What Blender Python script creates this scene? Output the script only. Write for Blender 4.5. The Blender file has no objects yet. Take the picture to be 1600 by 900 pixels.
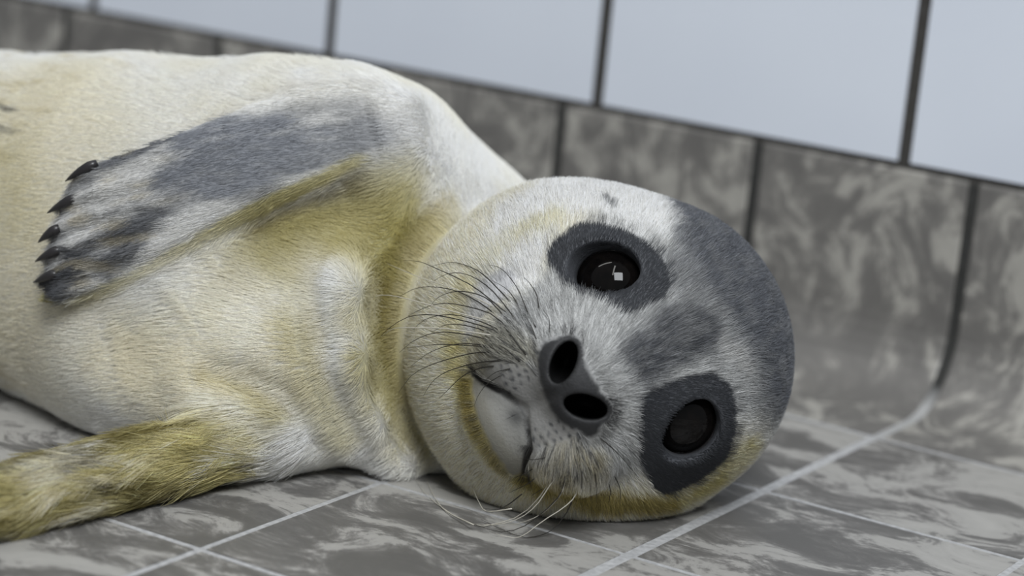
import bpy, bmesh, math, random
import numpy as np
from mathutils import Matrix, Vector

random.seed(7)
scene = bpy.context.scene
COL = scene.collection

# ------------------------------------------------------------------ camera
CAM = np.array([0.85193, -0.95122, 0.26500])
RIGHT = np.array([0.84273975, 0.52980322, 0.09538476])
UP = np.array([-0.20034896, 0.14422206, 0.96905123])
FWD = np.array([-0.49964988, 0.83576824, -0.22768718])
FPX = 3810.3
cam_d = bpy.data.cameras.new('camera')
cam = bpy.data.objects.new('camera', cam_d)
COL.objects.link(cam)
cam.matrix_world = Matrix(((RIGHT[0], UP[0], -FWD[0], CAM[0]), (RIGHT[1], UP[1], -FWD[1], CAM[1]),
                           (RIGHT[2], UP[2], -FWD[2], CAM[2]), (0, 0, 0, 1)))
cam_d.sensor_fit = 'HORIZONTAL'
cam_d.sensor_width = 36.0
cam_d.lens = FPX / 1600 * 36.0
cam_d.clip_start = 0.02
cam_d.dof.use_dof = True
cam_d.dof.focus_distance = 0.818
cam_d.dof.aperture_fstop = 6.0
scene.camera = cam

# ------------------------------------------------------------------ world and light
scene.view_settings.view_transform = 'Standard'
scene.view_settings.look = 'None'
scene.view_settings.gamma = 1.0
scene.view_settings.use_curve_mapping = False
scene.view_settings.exposure = 0.0
world = bpy.data.worlds.new('room_ambient')
scene.world = world
world.use_nodes = True
bg = world.node_tree.nodes['Background']
bg.inputs['Color'].default_value = (0.90, 0.95, 1.0, 1)
bg.inputs['Strength'].default_value = 0.26


def area_light(name, loc, target, sx, sy, watts, color):
    d = bpy.data.lights.new(name, 'AREA')
    d.shape = 'RECTANGLE'
    d.size, d.size_y = sx, sy
    d.energy, d.color = watts, color
    o = bpy.data.objects.new(name, d)
    COL.objects.link(o)
    o.location = loc
    o.rotation_euler = (Vector(target) - Vector(loc)).to_track_quat('-Z', 'Y').to_euler()
    return o


area_light('skylight_window', (1.75, -1.75, 2.40), (0.40, -0.2, 0.0), 1.15, 1.15, 88, (0.93, 0.965, 1.0))
area_light('ceiling_tube_lamp', (0.75, -1.25, 2.40), (0.4, -0.25, 0.0), 0.14, 1.3, 6, (1.0, 0.99, 0.96))
area_light('ceiling_tube_lamp', (-0.5, -0.75, 2.40), (0.3, -0.25, 0.0), 0.14, 1.3, 5, (1.0, 0.99, 0.96))


# ------------------------------------------------------------------ materials
def s2l(c):
    return tuple(((v / 255) / 12.92 if v / 255 <= 0.04045 else ((v / 255 + 0.055) / 1.055) ** 2.4) for v in c)


def new_mat(name, rough=0.5, spec=0.5):
    m = bpy.data.materials.new(name)
    m.use_nodes = True
    nt = m.node_tree
    b = nt.nodes['Principled BSDF']
    b.inputs['Roughness'].default_value = rough
    b.inputs['Specular IOR Level'].default_value = spec
    return m, nt, b


def node(nt, kind, **kw):
    n = nt.nodes.new(kind)
    for k, v in kw.items():
        if k in n.inputs.keys():
            n.inputs[k].default_value = v
        else:
            setattr(n, k, v)
    return n


def ramp(nt, fac, stops):
    r = nt.nodes.new('ShaderNodeValToRGB')
    el = r.color_ramp.elements
    while len(el) < len(stops):
        el.new(0.5)
    for e, (pos, c) in zip(el, stops):
        e.position = pos
        e.color = (*c, 1)
    nt.links.new(fac, r.inputs['Fac'])
    return r.outputs['Color']


def tile_material(name, scale, stretch, dark, mid, light, rough, pale=0.0):
    """grey marbled ceramic: blotches of dark slate on lighter grey, a different cut on every tile"""
    m, nt, b = new_mat(name, rough, 0.4)
    L = nt.links.new
    tc = nt.nodes.new('ShaderNodeTexCoord')
    oi = nt.nodes.new('ShaderNodeObjectInfo')
    mul = node(nt, 'ShaderNodeMath', operation='MULTIPLY')
    mul.inputs[1].default_value = 0.731
    L(oi.outputs['Object Index'], mul.inputs[0])
    off = nt.nodes.new('ShaderNodeCombineXYZ')
    L(mul.outputs[0], off.inputs['X'])
    L(mul.outputs[0], off.inputs['Z'])
    mp = nt.nodes.new('ShaderNodeMapping')
    mp.inputs['Scale'].default_value = stretch
    L(tc.outputs['Object'], mp.inputs['Vector'])
    add = node(nt, 'ShaderNodeVectorMath', operation='ADD')
    L(mp.outputs[0], add.inputs[0])
    L(off.outputs[0], add.inputs[1])
    n1 = node(nt, 'ShaderNodeTexNoise', Scale=scale, Detail=9.0, Roughness=0.70, Distortion=0.9)
    n2 = node(nt, 'ShaderNodeTexNoise', Scale=scale * 0.45, Detail=3.0, Roughness=0.5, Distortion=0.6)
    n3 = node(nt, 'ShaderNodeTexNoise', Scale=scale * 9, Detail=3.0, Roughness=0.7)
    for n in (n1, n2, n3):
        L(add.outputs[0], n.inputs['Vector'])
    mx = node(nt, 'ShaderNodeMath', operation='MULTIPLY_ADD')
    mx.inputs[1].default_value = 0.26
    L(n2.outputs['Fac'], mx.inputs[0])
    m2 = node(nt, 'ShaderNodeMath', operation='MULTIPLY')
    m2.inputs[1].default_value = 0.82
    L(n1.outputs['Fac'], m2.inputs[0])
    L(m2.outputs[0], mx.inputs[2])
    m3 = node(nt, 'ShaderNodeMath', operation='MULTIPLY_ADD')
    m3.inputs[1].default_value = 0.10
    L(n3.outputs['Fac'], m3.inputs[0])
    L(mx.outputs[0], m3.inputs[2])
    col = ramp(nt, m3.outputs[0], [(0.51 - pale, dark), (0.575 - pale, tuple(0.7 * a + 0.3 * c for a, c in zip(dark, mid))), (0.61 - pale, mid), (0.645 - pale, light), (0.77 - pale, tuple(v * 1.15 for v in light))])
    L(col, b.inputs['Base Color'])
    bp = node(nt, 'ShaderNodeBump', Strength=0.12, Distance=0.0006)
    L(n3.outputs['Fac'], bp.inputs['Height'])
    L(bp.outputs[0], b.inputs['Normal'])
    return m


def grout_material(name, c, z_light=None):
    m, nt, b = new_mat(name, 0.9, 0.2)
    tc = nt.nodes.new('ShaderNodeTexCoord')
    n = node(nt, 'ShaderNodeTexNoise', Scale=400.0, Detail=4.0)
    nt.links.new(tc.outputs['Object'], n.inputs['Vector'])
    col = ramp(nt, n.outputs['Fac'], [(0.3, tuple(v * 0.8 for v in c)), (0.7, tuple(v * 1.15 for v in c))])
    if z_light:
        sep = nt.nodes.new('ShaderNodeSeparateXYZ')
        nt.links.new(tc.outputs['Object'], sep.inputs[0])
        mr = node(nt, 'ShaderNodeMapRange')
        mr.inputs['From Min'].default_value = 0.002
        mr.inputs['From Max'].default_value = 0.010
        nt.links.new(sep.outputs['Z'], mr.inputs['Value'])
        mix = nt.nodes.new('ShaderNodeMix')
        mix.data_type = 'RGBA'
        nt.links.new(mr.outputs[0], mix.inputs['Factor'])
        mix.inputs[6].default_value = (*z_light, 1)
        nt.links.new(col, mix.inputs[7])
        col = mix.outputs[2]
    nt.links.new(col, b.inputs['Base Color'])
    bp = node(nt, 'ShaderNodeBump', Strength=0.4, Distance=0.0005)
    nt.links.new(n.outputs['Fac'], bp.inputs['Height'])
    nt.links.new(bp.outputs[0], b.inputs['Normal'])
    return m


FLOOR_TILE = tile_material('floor_tile_ceramic', 25.0, (0.95, 1.6, 1.0), (0.112, 0.108, 0.102), (0.200, 0.193, 0.182), (0.330, 0.320, 0.300), 0.42, 0.028)
COVE_TILE = tile_material('cove_tile_ceramic', 30.0, (1.25, 0.9, 0.9), (0.140, 0.134, 0.126), (0.215, 0.206, 0.190), (0.335, 0.322, 0.292), 0.40)
LIGHT_GROUT = grout_material('worn_light_grout', (0.40, 0.40, 0.40))
DARK_GROUT = grout_material('dark_wall_grout', (0.040, 0.040, 0.038), z_light=(0.36, 0.36, 0.355))
WALL_GROUT = grout_material('grey_wall_grout', (0.055, 0.052, 0.048))
WHITE_TILE, _nt, _b = new_mat('white_glazed_wall_tile', 0.16, 0.5)
_n = node(_nt, 'ShaderNodeTexNoise', Scale=9.0, Detail=2.0)
_nt.links.new(_nt.nodes.new('ShaderNodeTexCoord').outputs['Object'], _n.inputs['Vector'])
_nt.links.new(ramp(_nt, _n.outputs['Fac'], [(0.3, (0.66, 0.70, 0.775)), (0.7, (0.69, 0.73, 0.80))]), _b.inputs['Base Color'])


# ------------------------------------------------------------------ the setting
def mesh_obj(name, verts, faces, mat, parent=None, smooth=False):
    me = bpy.data.meshes.new(name)
    me.from_pydata([tuple(v) for v in verts], [], faces)
    me.update()
    me.materials.append(mat)
    if smooth:
        me.polygons.foreach_set('use_smooth', [True] * len(me.polygons))
    o = bpy.data.objects.new(name, me)
    COL.objects.link(o)
    o.parent = parent
    return o


def structure(o):
    o['kind'] = 'structure'
    return o


def box_mesh(name, sx, sy, sz, mat, bevel, top_only=True):
    """a slab with its upper face at z=0 and its edges rounded"""
    bm = bmesh.new()
    bmesh.ops.create_cube(bm, size=1)
    for v in bm.verts:
        v.co = Vector((v.co.x * sx, v.co.y * sy, v.co.z * sz - sz / 2))
    if top_only:
        ed = [e for e in bm.edges if all(v.co.z > -sz * 0.1 for v in e.verts)]
    else:
        ed = list(bm.edges)
    bmesh.ops.bevel(bm, geom=ed, offset=bevel, segments=2, affect='EDGES')
    me = bpy.data.meshes.new(name)
    bm.to_mesh(me)
    bm.free()
    me.materials.append(mat)
    return me


Y0, MOD, COVE_H = 0.0708, 0.1, 0.0965
X_MIN, X_MAX = -0.7, 1.2
Y_FAR = -Y0 - 11 * MOD
# floor: a bed of light grout with every tile set into it
fl = structure(mesh_obj('floor', [(X_MIN, Y_FAR, -0.0003), (X_MAX, Y_FAR, -0.0003), (X_MAX, -Y0 + 0.002, -0.0003), (X_MIN, -Y0 + 0.002, -0.0003),
                                  (X_MIN, Y_FAR, -0.03), (X_MAX, Y_FAR, -0.03), (X_MAX, -Y0 + 0.002, -0.03), (X_MIN, -Y0 + 0.002, -0.03)],
                        [(0, 1, 2, 3), (7, 6, 5, 4), (0, 4, 5, 1), (1, 5, 6, 2), (2, 6, 7, 3), (3, 7, 4, 0)], LIGHT_GROUT))
fl['label'] = 'floor of square grey marbled tiles with pale worn grout'
JX, JY = {12: 0.0038}, {0: 0.0030}            # the joint that was grouted widest, and the one along the cove
tile_me = box_mesh('floor_tile', MOD, MOD, 0.009, FLOOR_TILE, 0.0005)
for i in range(int(round((X_MAX - X_MIN) / MOD))):
    for j in range(11):
        o = bpy.data.objects.new('floor_tile', tile_me)
        COL.objects.link(o)
        o.parent = fl
        xa, xb = X_MIN + i * MOD + JX.get(i, 0.0019) / 2, X_MIN + (i + 1) * MOD - JX.get(i + 1, 0.0019) / 2
        ya, yb = -Y0 - j * MOD - JY.get(j, 0.0019) / 2, -Y0 - (j + 1) * MOD + JY.get(j + 1, 0.0019) / 2
        o.location = ((xa + xb) / 2, (ya + yb) / 2, random.uniform(-0.0002, 0.0001))
        o.pass_index = random.randint(1, 90)
        o.scale = ((xb - xa) / MOD, (ya - yb) / MOD, 1)
        o.rotation_euler = (0, 0, random.uniform(-0.003, 0.003))


def cove_profile(inset):
    r = 0.034
    pts = [(-Y0 + 0.0016, 0.0)]
    for k in range(11):
        a = k / 10 * math.pi / 2
        pts.append((-r + r * math.sin(a), r - r * math.cos(a)))
    pts += [(0.0, COVE_H - 0.0022), (0.0006, COVE_H - 0.0010), (0.0020, COVE_H - 0.0004)]
    return [(y + (inset if z > 0.006 else inset * 0.6), z - (inset if y < -0.008 else 0)) for y, z in pts]


def cove_mesh(name, x0, x1, inset, mat):
    prof = cove_profile(inset)
    back = [(0.012, prof[-1][1]), (0.012, -0.012), (prof[0][0], -0.012)]
    ring = prof + back
    n = len(ring)
    b = 0.0008 if inset == 0 else 0.0
    verts, faces = [], []
    xs = [(x0, b), (x0 + b, 0.0), (x1 - b, 0.0), (x1, b)] if b else [(x0, 0), (x1, 0)]
    for x, d in xs:
        for k, (y, z) in enumerate(ring):
            verts.append((x, y + (d if z > 0.02 and k < len(prof) else 0), z - (d if z <= 0.02 and k < len(prof) else 0)))
    m = len(xs)
    for s in range(m - 1):
        for k in range(n):
            a, c = s * n + k, s * n + (k + 1) % n
            faces.append((a, c, c + n, a + n))
    faces.append(tuple(range(n - 1, -1, -1)))
    faces.append(tuple((m - 1) * n + k for k in range(n)))
    me = bpy.data.meshes.new(name)
    me.from_pydata(verts, [], faces)
    bm = bmesh.new()
    bm.from_mesh(me)
    bmesh.ops.recalc_face_normals(bm, faces=bm.faces)
    bm.to_mesh(me)
    bm.free()
    me.materials.append(mat)
    return me


cove = structure(bpy.data.objects.new('baseboard_back', cove_mesh('baseboard_back', X_MIN, X_MAX, 0.0008, DARK_GROUT)))
COL.objects.link(cove)
cove['label'] = 'coved skirting of grey marbled tiles curving into the floor'
cove_me = cove_mesh('cove_tile', -MOD / 2 + 0.0023, MOD / 2 - 0.0023, 0.0, COVE_TILE)
for i in range(int(round((X_MAX - X_MIN) / MOD))):
    o = bpy.data.objects.new('cove_tile', cove_me)
    COL.objects.link(o)
    o.parent = cove
    o.pass_index = random.randint(1, 90)
    o.location = (X_MIN + (i + 0.5) * MOD, random.uniform(-0.0002, 0.0002), 0)

# wall of white glazed tiles above the cove
WALL_TOP = 1.30
wl = structure(mesh_obj('wall_back', [(X_MIN, 0.0010, COVE_H - 0.002), (X_MAX, 0.0010, COVE_H - 0.002), (X_MAX, 0.0010, WALL_TOP), (X_MIN, 0.0010, WALL_TOP),
                                      (X_MIN, 0.06, COVE_H - 0.002), (X_MAX, 0.06, COVE_H - 0.002), (X_MAX, 0.06, WALL_TOP), (X_MIN, 0.06, WALL_TOP)],
                        [(0, 1, 2, 3), (7, 6, 5, 4), (0, 4, 5, 1), (1, 5, 6, 2), (2, 6, 7, 3), (3, 7, 4, 0)], WALL_GROUT))
wl['label'] = 'wall of large white glazed tiles above the skirting'
TW, TH = 0.15, 0.20
wt_me = box_mesh('wall_tile', TW - 0.0036, TH - 0.0030, 0.008, WHITE_TILE, 0.0012)
for i in range(-5, 9):
    for j in range(6):
        cx = 0.018 + (i + 0.5) * TW
        if cx - TW / 2 < X_MIN - 0.01 or cx + TW / 2 > X_MAX + 0.01:
            continue
        o = bpy.data.objects.new('wall_tile', wt_me)
        COL.objects.link(o)
        o.parent = wl
        o.location = (cx, random.uniform(-0.0002, 0.0002), COVE_H - 0.0005 + (j + 0.5) * TH)
        o.rotation_euler = (math.pi / 2, 0, random.uniform(-0.002, 0.002))

# ------------------------------------------------------------------ the seal: shape as a signed distance field
def ray(px, py):
    return ((px - 800) / FPX) * RIGHT + ((450 - py) / FPX) * UP + FWD


def at(px, py, d):
    return CAM + d * ray(px, py)


# head frame: l towards the upper eye, b towards the crown, c out of the face; millimetres
HEAD_O = at(1012, 544, 0.862)
_c = -ray(1012, 544) / np.linalg.norm(ray(1012, 544))
_r = RIGHT - _c * (RIGHT @ _c)
_r /= np.linalg.norm(_r)
_u = np.cross(_c, _r)
HEAD_L = -0.444 * _r + 0.896 * _u
HEAD_B = 0.896 * _r + 0.444 * _u
HEAD_C = _c
HEAD_M = np.array([HEAD_L, HEAD_B, HEAD_C])


def hl(l, b, c):
    return HEAD_O + (l * HEAD_L + b * HEAD_B + c * HEAD_C) * 0.001


def to_head(P):
    return (P - HEAD_O) @ HEAD_M.T * 1000.0


def smin(a, b, k):
    h = np.maximum(k - np.abs(a - b), 0) / k
    return np.minimum(a, b) - h * h * k * 0.25


def smax(a, b, k):
    return -smin(-a, -b, k)


def ellipsoid(P, c, r, M=None):
    q = P - c
    if M is not None:
        q = q @ M.T
    k0 = np.sqrt(((q / r) ** 2).sum(1))
    k1 = np.sqrt(((q / (r * r)) ** 2).sum(1)) + 1e-9
    return k0 * (k0 - 1) / k1


def chain(P, pts, rad, k=0.0):
    """tapered capsules along a polyline"""
    d = None
    for i in range(len(pts) - 1):
        a, b = pts[i], pts[i + 1]
        ab = b - a
        t = np.clip(((P - a) @ ab) / (ab @ ab), 0, 1)
        e = np.sqrt(((P - a - t[:, None] * ab) ** 2).sum(1)) - (rad[i] + (rad[i + 1] - rad[i]) * t)
        d = e if d is None else (smin(d, e, k) if k else np.minimum(d, e))
    return d


def poly2(u, v, pts):
    """signed distance to a closed polygon"""
    d = np.full(u.shape, 1e9)
    s = np.ones(u.shape)
    n = len(pts)
    for i in range(n):
        x0, y0 = pts[i]
        x1, y1 = pts[i - 1]
        ex, ey = x1 - x0, y1 - y0
        wx, wy = u - x0, v - y0
        t = np.clip((wx * ex + wy * ey) / (ex * ex + ey * ey), 0, 1)
        d = np.minimum(d, (wx - ex * t) ** 2 + (wy - ey * t) ** 2)
        c1, c2, c3 = v >= y0, v < y1, ex * wy > ey * wx
        s = np.where((c1 & c2 & c3) | (~c1 & ~c2 & ~c3), -s, s)
    return s * np.sqrt(d)


def unit(v):
    return v / np.linalg.norm(v)


def spine(*nodes):
    return np.array([at(a, b, d) for a, b, d, r in nodes]), np.array([r for a, b, d, r in nodes]) * 0.001


def smooth_spine(nodes, n=4):
    P, r = spine(*nodes)
    A = np.c_[P, r]
    Q = np.vstack([2 * A[0] - A[1], A, 2 * A[-1] - A[-2]])
    out = []
    for i in range(len(A) - 1):
        a, b, c, d = Q[i:i + 4]
        for k in range(n):
            t = k / n
            out.append(0.5 * (2 * b + (c - a) * t + (2 * a - 5 * b + 4 * c - d) * t * t + (3 * b - a - 3 * c + d) * t ** 3))
    out = np.array(out + [A[-1]])
    return out[:, :3], out[:, 3]


TAIL = (np.array([[0.200, -0.255, 0.056], [0.10, -0.262, 0.058], [0.0, -0.262, 0.056], [-0.10, -0.255, 0.040], [-0.17, -0.25, 0.026]]), np.array([.058, .059, .052, .038, .022]))
TORSO = spine((0, 345, .955, 60), (200, 352, .930, 61), (380, 392, .910, 63), (520, 440, .902, 60))
NECK_A = spine((480, 350, .910, 49), (570, 360, .922, 46), (670, 420, .935, 44), (790, 490, .925, 40))
NECK_B = spine((480, 490, .895, 51), (590, 560, .913, 45), (690, 605, .918, 43), (830, 620, .900, 38))
CHEST = spine((120, 470, .925, 42), (250, 505, .893, 44), (370, 510, .878, 47), (460, 540, .872, 43))
SHOULDER = spine((440, 215, .898, 21), (540, 225, .888, 21), (600, 240, .898, 20))
THROAT = spine((600, 680, .885, 16), (690, 692, .884, 17), (760, 695, .880, 15))
RIDGE = spine((505, 380, .852, 8), (514, 460, .837, 11), (534, 560, .840, 12), (570, 650, .852, 12), (620, 710, .864, 10))
ARM_LOW = smooth_spine(((430, 590, .868, 22), (440, 655, .855, 15), (350, 694, .835, 12), (230, 727, .812, 11.5), (100, 760, .786, 10.5), (-20, 790, .762, 9.5), (-180, 828, .735, 8), (-300, 856, .718, 4)))
# upper flipper: a paddle lying on the belly
FA, FB, FC = at(590, 225, .866), at(75, 330, .853), at(90, 490, .848)
F_U = unit(FB - FA)
F_N = unit(np.cross(F_U, FC - FA))
if F_N @ FWD > 0:
    F_N = -F_N
F_V = np.cross(F_N, F_U)


def on_flipper(px, py):
    r = ray(px, py)
    t = ((FA - CAM) @ F_N) / (r @ F_N)
    q = CAM + t * r - FA
    return (q @ F_U, q @ F_V)


F_OUT = [on_flipper(x, y) for x, y in [(640, 175), (560, 160), (470, 165), (400, 180), (330, 205), (250, 236), (185, 252), (138, 266), (108, 292), (92, 325), (78, 355), (70, 388), (64, 418),
                                       (58, 450), (72, 477), (100, 484), (160, 467), (240, 428), (330, 378), (420, 328), (500, 292), (580, 262), (640, 235)]]
EYE_R = 14.6
EYES = []
for sgn, l_, b_ in ((1, 22.9, -1.4), (-1, -24.4, 0.2)):
    ax = unit(np.array([0.42 * sgn, 0.03, 0.90]))
    EYES.append((np.array([l_, b_, 33.5]), ax))


FOLD_PX = [
    [(668, 340, 0.8586, 3.0), (622, 420, 0.8457, 5.0), (606, 500, 0.8403, 5.5), (612, 580, 0.8409, 5.5), (640, 660, 0.8509, 5.0), (690, 725, 0.8618, 3.0)],
    [(482, 400, 0.8316, 1.5), (486, 480, 0.8240, 3.0), (505, 570, 0.8252, 3.0), (540, 650, 0.8349, 3.0), (585, 715, 0.8468, 1.5)],
    [(320, 588, 0.8290, 1.0), (385, 602, 0.8282, 3.0), (440, 632, 0.8309, 3.5), (490, 690, 0.8433, 3.0)],
    [(520, 310, 0.8457, 5.1), (440, 350, 0.8379, 8.5), (360, 420, 0.8291, 9.3), (280, 480, 0.8274, 8.5), (200, 545, 0.8378, 5.1)],
]
FOLDS = [spine(*f) for f in FOLD_PX]
FOLD_K = (0.014, 0.010, 0.010, 0.026)


def trunk_sdf(P):
    d = chain(P, *TORSO, k=0.02)
    d = smin(d, chain(P, *TAIL, k=0.02), 0.02)
    d = smin(d, chain(P, *CHEST, k=0.02), 0.016)
    neck = smin(chain(P, *NECK_A, k=0.02), chain(P, *NECK_B, k=0.02), 0.02)
    d = smin(d, neck, 0.016)
    d = smin(d, chain(P, *RIDGE, k=0.01), 0.009)
    d = smin(d, chain(P, *THROAT, k=0.01), 0.016)
    d = smin(d, chain(P, *SHOULDER, k=0.01), 0.03)
    # folds of the loose skin: at the throat, beside the ridge, above the lower flipper, below the upper one
    for (fp, fr), fk in zip(FOLDS, FOLD_K):
        d = smax(d, -chain(P, fp, fr), fk)
    # hind flippers
    for s in (1, -1):
        h = chain(P, np.array([[-0.16, -0.25 + s * 0.012, 0.026], [-0.22, -0.25 + s * 0.03, 0.020], [-0.29, -0.25 + s * 0.05, 0.014]]), np.array([.018, .014, .010]))
        d = smin(d, h, 0.015)
    return d


def flipper_sdf(P):
    q = P - FA
    u, v, w = q @ F_U, q @ F_V, q @ F_N
    bend = -0.017 * np.sin(np.pi * np.clip(u / F_LEN, 0, 1))
    L = F_LEN
    th = 0.0105 - 0.0055 * np.clip(u / L, 0, 1)
    f = poly2(u, v, F_OUT)
    # toes show as shallow ridges near the tip
    toes = 0.0011 * np.cos(v / 0.0078 * 2 * np.pi) * np.clip((u - 0.55 * L) / (0.3 * L), 0, 1)
    fl_ = smax(f, np.abs(w + bend) - th - toes, 0.012)
    return fl_, 0.006 + 0.022 * np.clip(1 - u / (0.55 * L), 0, 1)


def nostril(H, s):
    k = math.radians(48)
    M = np.array([[s * math.cos(k), math.sin(k), 0], [-s * math.sin(k), math.cos(k), 0], [0, 0, 1]])
    return ellipsoid(H, np.array([7.7 * s, -26.6, 66]) * 0.001, np.array([7.4, 4.2, 16]) * 0.001, M)


def head_sdf(P):
    H = to_head(P) * 0.001
    mm = 0.001

    def he(c, r, M=None):
        return ellipsoid(H, np.array(c) * mm, np.array(r) * mm, M)
    h = he((0, -4, 0), (55.5, 54, 56))
    h = smin(h, he((17, -27, 10), (51, 57, 42), ROT_J), 0.010)
    h = smin(h, he((-12, -30, 4), (40, 46, 42)), 0.014)
    # muzzle
    h = smin(h, he((0, -22, 40), (24, 20, 33)), 0.020)
    for s in (1, -1):
        h = smin(h, he((15.5 * s, -37, 49), (18.5, 16.5, 17)), 0.008)
    h = smin(h, he((0, -27, 66), (15.5, 9.5, 9)), 0.007)
    chin = he((-1, -53, 37), (21, 14.5, 20))
    h = smin(h, chin, 0.004)
    # eyes: lids over the ball, an almond opening
    for (c, ax) in EYES:
        h = smin(h, he(c, (16.1, 15.9, 15.9)), 0.012)
    for (c, ax), M in zip(EYES, EYE_M):
        h = smax(h, -he(c + ax * 35.0, (13.6, 11.0, 40), M), 0.0015)
        h = smax(h, -he(c, (EYE_R + 0.25,) * 3), 0.0006)
    # nostrils, philtrum, mouth
    for s in (1, -1):
        h = smax(h, -nostril(H, s), 0.002)
    h = smax(h, -chain(H, np.array([[0, -30, 77], [0, -38, 70], [0, -46, 60]]) * mm, np.array([1.0, .9, .8]) * mm), 0.003)
    h = smax(h, -chain(H, MOUTH * mm, np.array([.9, 1.3, 1.4, 1.3, .9]) * mm), 0.002)
    return h


def seal_sdf(P, parts=False):
    tr, arm = trunk_sdf(P), chain(P, *ARM_LOW)
    # the costly parts are only worked out near them
    far = np.sqrt(((P - HEAD_O) ** 2).sum(1))
    hd = far - 0.085
    m = far < 0.125
    if m.any():
        hd[m] = head_sdf(P[m])
    far = np.sqrt(((P - F_MID) ** 2).sum(1))
    fl_, k = far - F_LEN * 0.62, np.full(len(P), 0.006)
    m = far < F_LEN * 0.62 + 0.05
    if m.any():
        fl_[m], k[m] = flipper_sdf(P[m])
    if parts:
        return np.stack([tr, fl_, arm, hd], 1)
    d = smin(tr, arm, 0.016)
    d = smin(d, fl_, k)
    d = smin(d, hd, 0.006)
    # it lies on the floor: nothing sinks in
    d = smax(d, 0.0003 - P[:, 2], 0.004)
    return d


MOUTH = np.array([[18.5, -55.5, 47], [9.2, -49.5, 57.5], [0, -46.5, 60.5], [-12, -49.6, 59], [-20, -55.5, 45]], float)
_a = math.radians(-35)
ROT_J = np.array([[math.cos(_a), math.sin(_a), 0], [-math.sin(_a), math.cos(_a), 0], [0, 0, 1]])
EYE_M = []
for (c, ax) in EYES:
    e1 = np.array([-0.60 * np.sign(c[0]), 0.80, 0.0])
    e1 = unit(e1 - ax * (e1 @ ax))
    e2 = np.cross(ax, e1)
    EYE_M.append(np.array([e1, e2, ax]))
F_LEN = max(u for u, v in F_OUT)
F_MID = FA + F_U * F_LEN * 0.5


def chunked(f, P, n=200000):
    return np.concatenate([f(P[i:i + n]) for i in range(0, len(P), n)])


def axis(*segs):
    out = []
    for a, b, h in segs:
        out.append(np.arange(a, b - h * 0.3, h))
    return np.concatenate(out)


def surface_nets(f, xs, ys, zs):
    """dual mesh of the zero level on a rectilinear grid that is finer around the face"""
    st = 3
    cx, cy, cz = xs[::st], ys[::st], zs[::st]
    G = np.stack(np.meshgrid(cx, cy, cz, indexing='ij'), -1).reshape(-1, 3)
    dc = chunked(f, G).reshape(len(cx), len(cy), len(cz))
    ix, iy, iz = (np.clip(np.round(np.arange(len(a)) / st).astype(int), 0, len(b) - 1) for a, b in ((xs, cx), (ys, cy), (zs, cz)))
    D = dc[np.ix_(ix, iy, iz)].astype(np.float32)
    hs = [np.maximum(np.gradient(a), 0) for a in (xs, ys, zs)]
    thr = 0.0008 + 2.3 * np.maximum(np.maximum(hs[0][:, None, None], hs[1][None, :, None]), hs[2][None, None, :])
    near = np.abs(D) < thr
    idx = np.nonzero(near)
    P = np.stack([xs[idx[0]], ys[idx[1]], zs[idx[2]]], 1)
    D[idx] = chunked(f, P)
    S = D < 0
    nx, ny, nz = S.shape
    cnt = np.zeros((nx - 1, ny - 1, nz - 1), np.int8)
    for a in (0, 1):
        for b in (0, 1):
            for c in (0, 1):
                cnt += S[a:nx - 1 + a, b:ny - 1 + b, c:nz - 1 + c]
    cells = np.nonzero((cnt > 0) & (cnt < 8))
    N = len(cells[0])
    ids = np.full(cnt.shape, -1, np.int64)
    ids[cells] = np.arange(N)
    pos = np.zeros((N, 3))
    num = np.zeros(N)
    ax = (xs, ys, zs)
    for d in range(3):
        o1, o2 = [k for k in range(3) if k != d]
        for a in (0, 1):
            for b in (0, 1):
                i0 = [cells[0].copy(), cells[1].copy(), cells[2].copy()]
                i0[o1] += a
                i0[o2] += b
                i1 = [k.copy() for k in i0]
                i1[d] += 1
                v0, v1 = D[tuple(i0)], D[tuple(i1)]
                m = (v0 < 0) != (v1 < 0)
                t = np.where(m, v0 / np.where(m, v0 - v1, 1), 0)
                p = np.stack([ax[k][i0[k]] for k in range(3)], 1)
                p[:, d] += t * (ax[d][i1[d]] - ax[d][i0[d]])
                pos[m] += p[m]
                num += m
    pos /= num[:, None]
    quads = []
    for d in range(3):
        o1, o2 = [(1, 2), (2, 0), (0, 1)][d]
        sl0 = [slice(None)] * 3
        sl1 = [slice(None)] * 3
        sl0[d] = slice(0, -1)
        sl1[d] = slice(1, None)
        A, B = S[tuple(sl0)], S[tuple(sl1)]
        e = list(np.nonzero(A != B))
        ok = (e[o1] > 0) & (e[o2] > 0) & (e[o1] < S.shape[o1] - 1) & (e[o2] < S.shape[o2] - 1)
        e = [k[ok] for k in e]
        flip = A[tuple(e)]

        def cell(da, db):
            q = [k.copy() for k in e]
            q[o1] += da
            q[o2] += db
            return ids[tuple(q)]
        q = np.stack([cell(-1, -1), cell(0, -1), cell(0, 0), cell(-1, 0)], 1)
        q[~flip] = q[~flip][:, ::-1]
        quads.append(q)
    quads = np.concatenate(quads)
    quads = quads[(quads >= 0).all(1)]
    return pos, quads


def gradient(f, P, e=0.0004):
    g = np.zeros_like(P)
    for s in ((1, -1, -1), (-1, -1, 1), (-1, 1, -1), (1, 1, 1)):
        s = np.array(s, float)
        g += s * f(P + e * s)[:, None]
    return g / (4 * e)
# ---- end of shape


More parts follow.
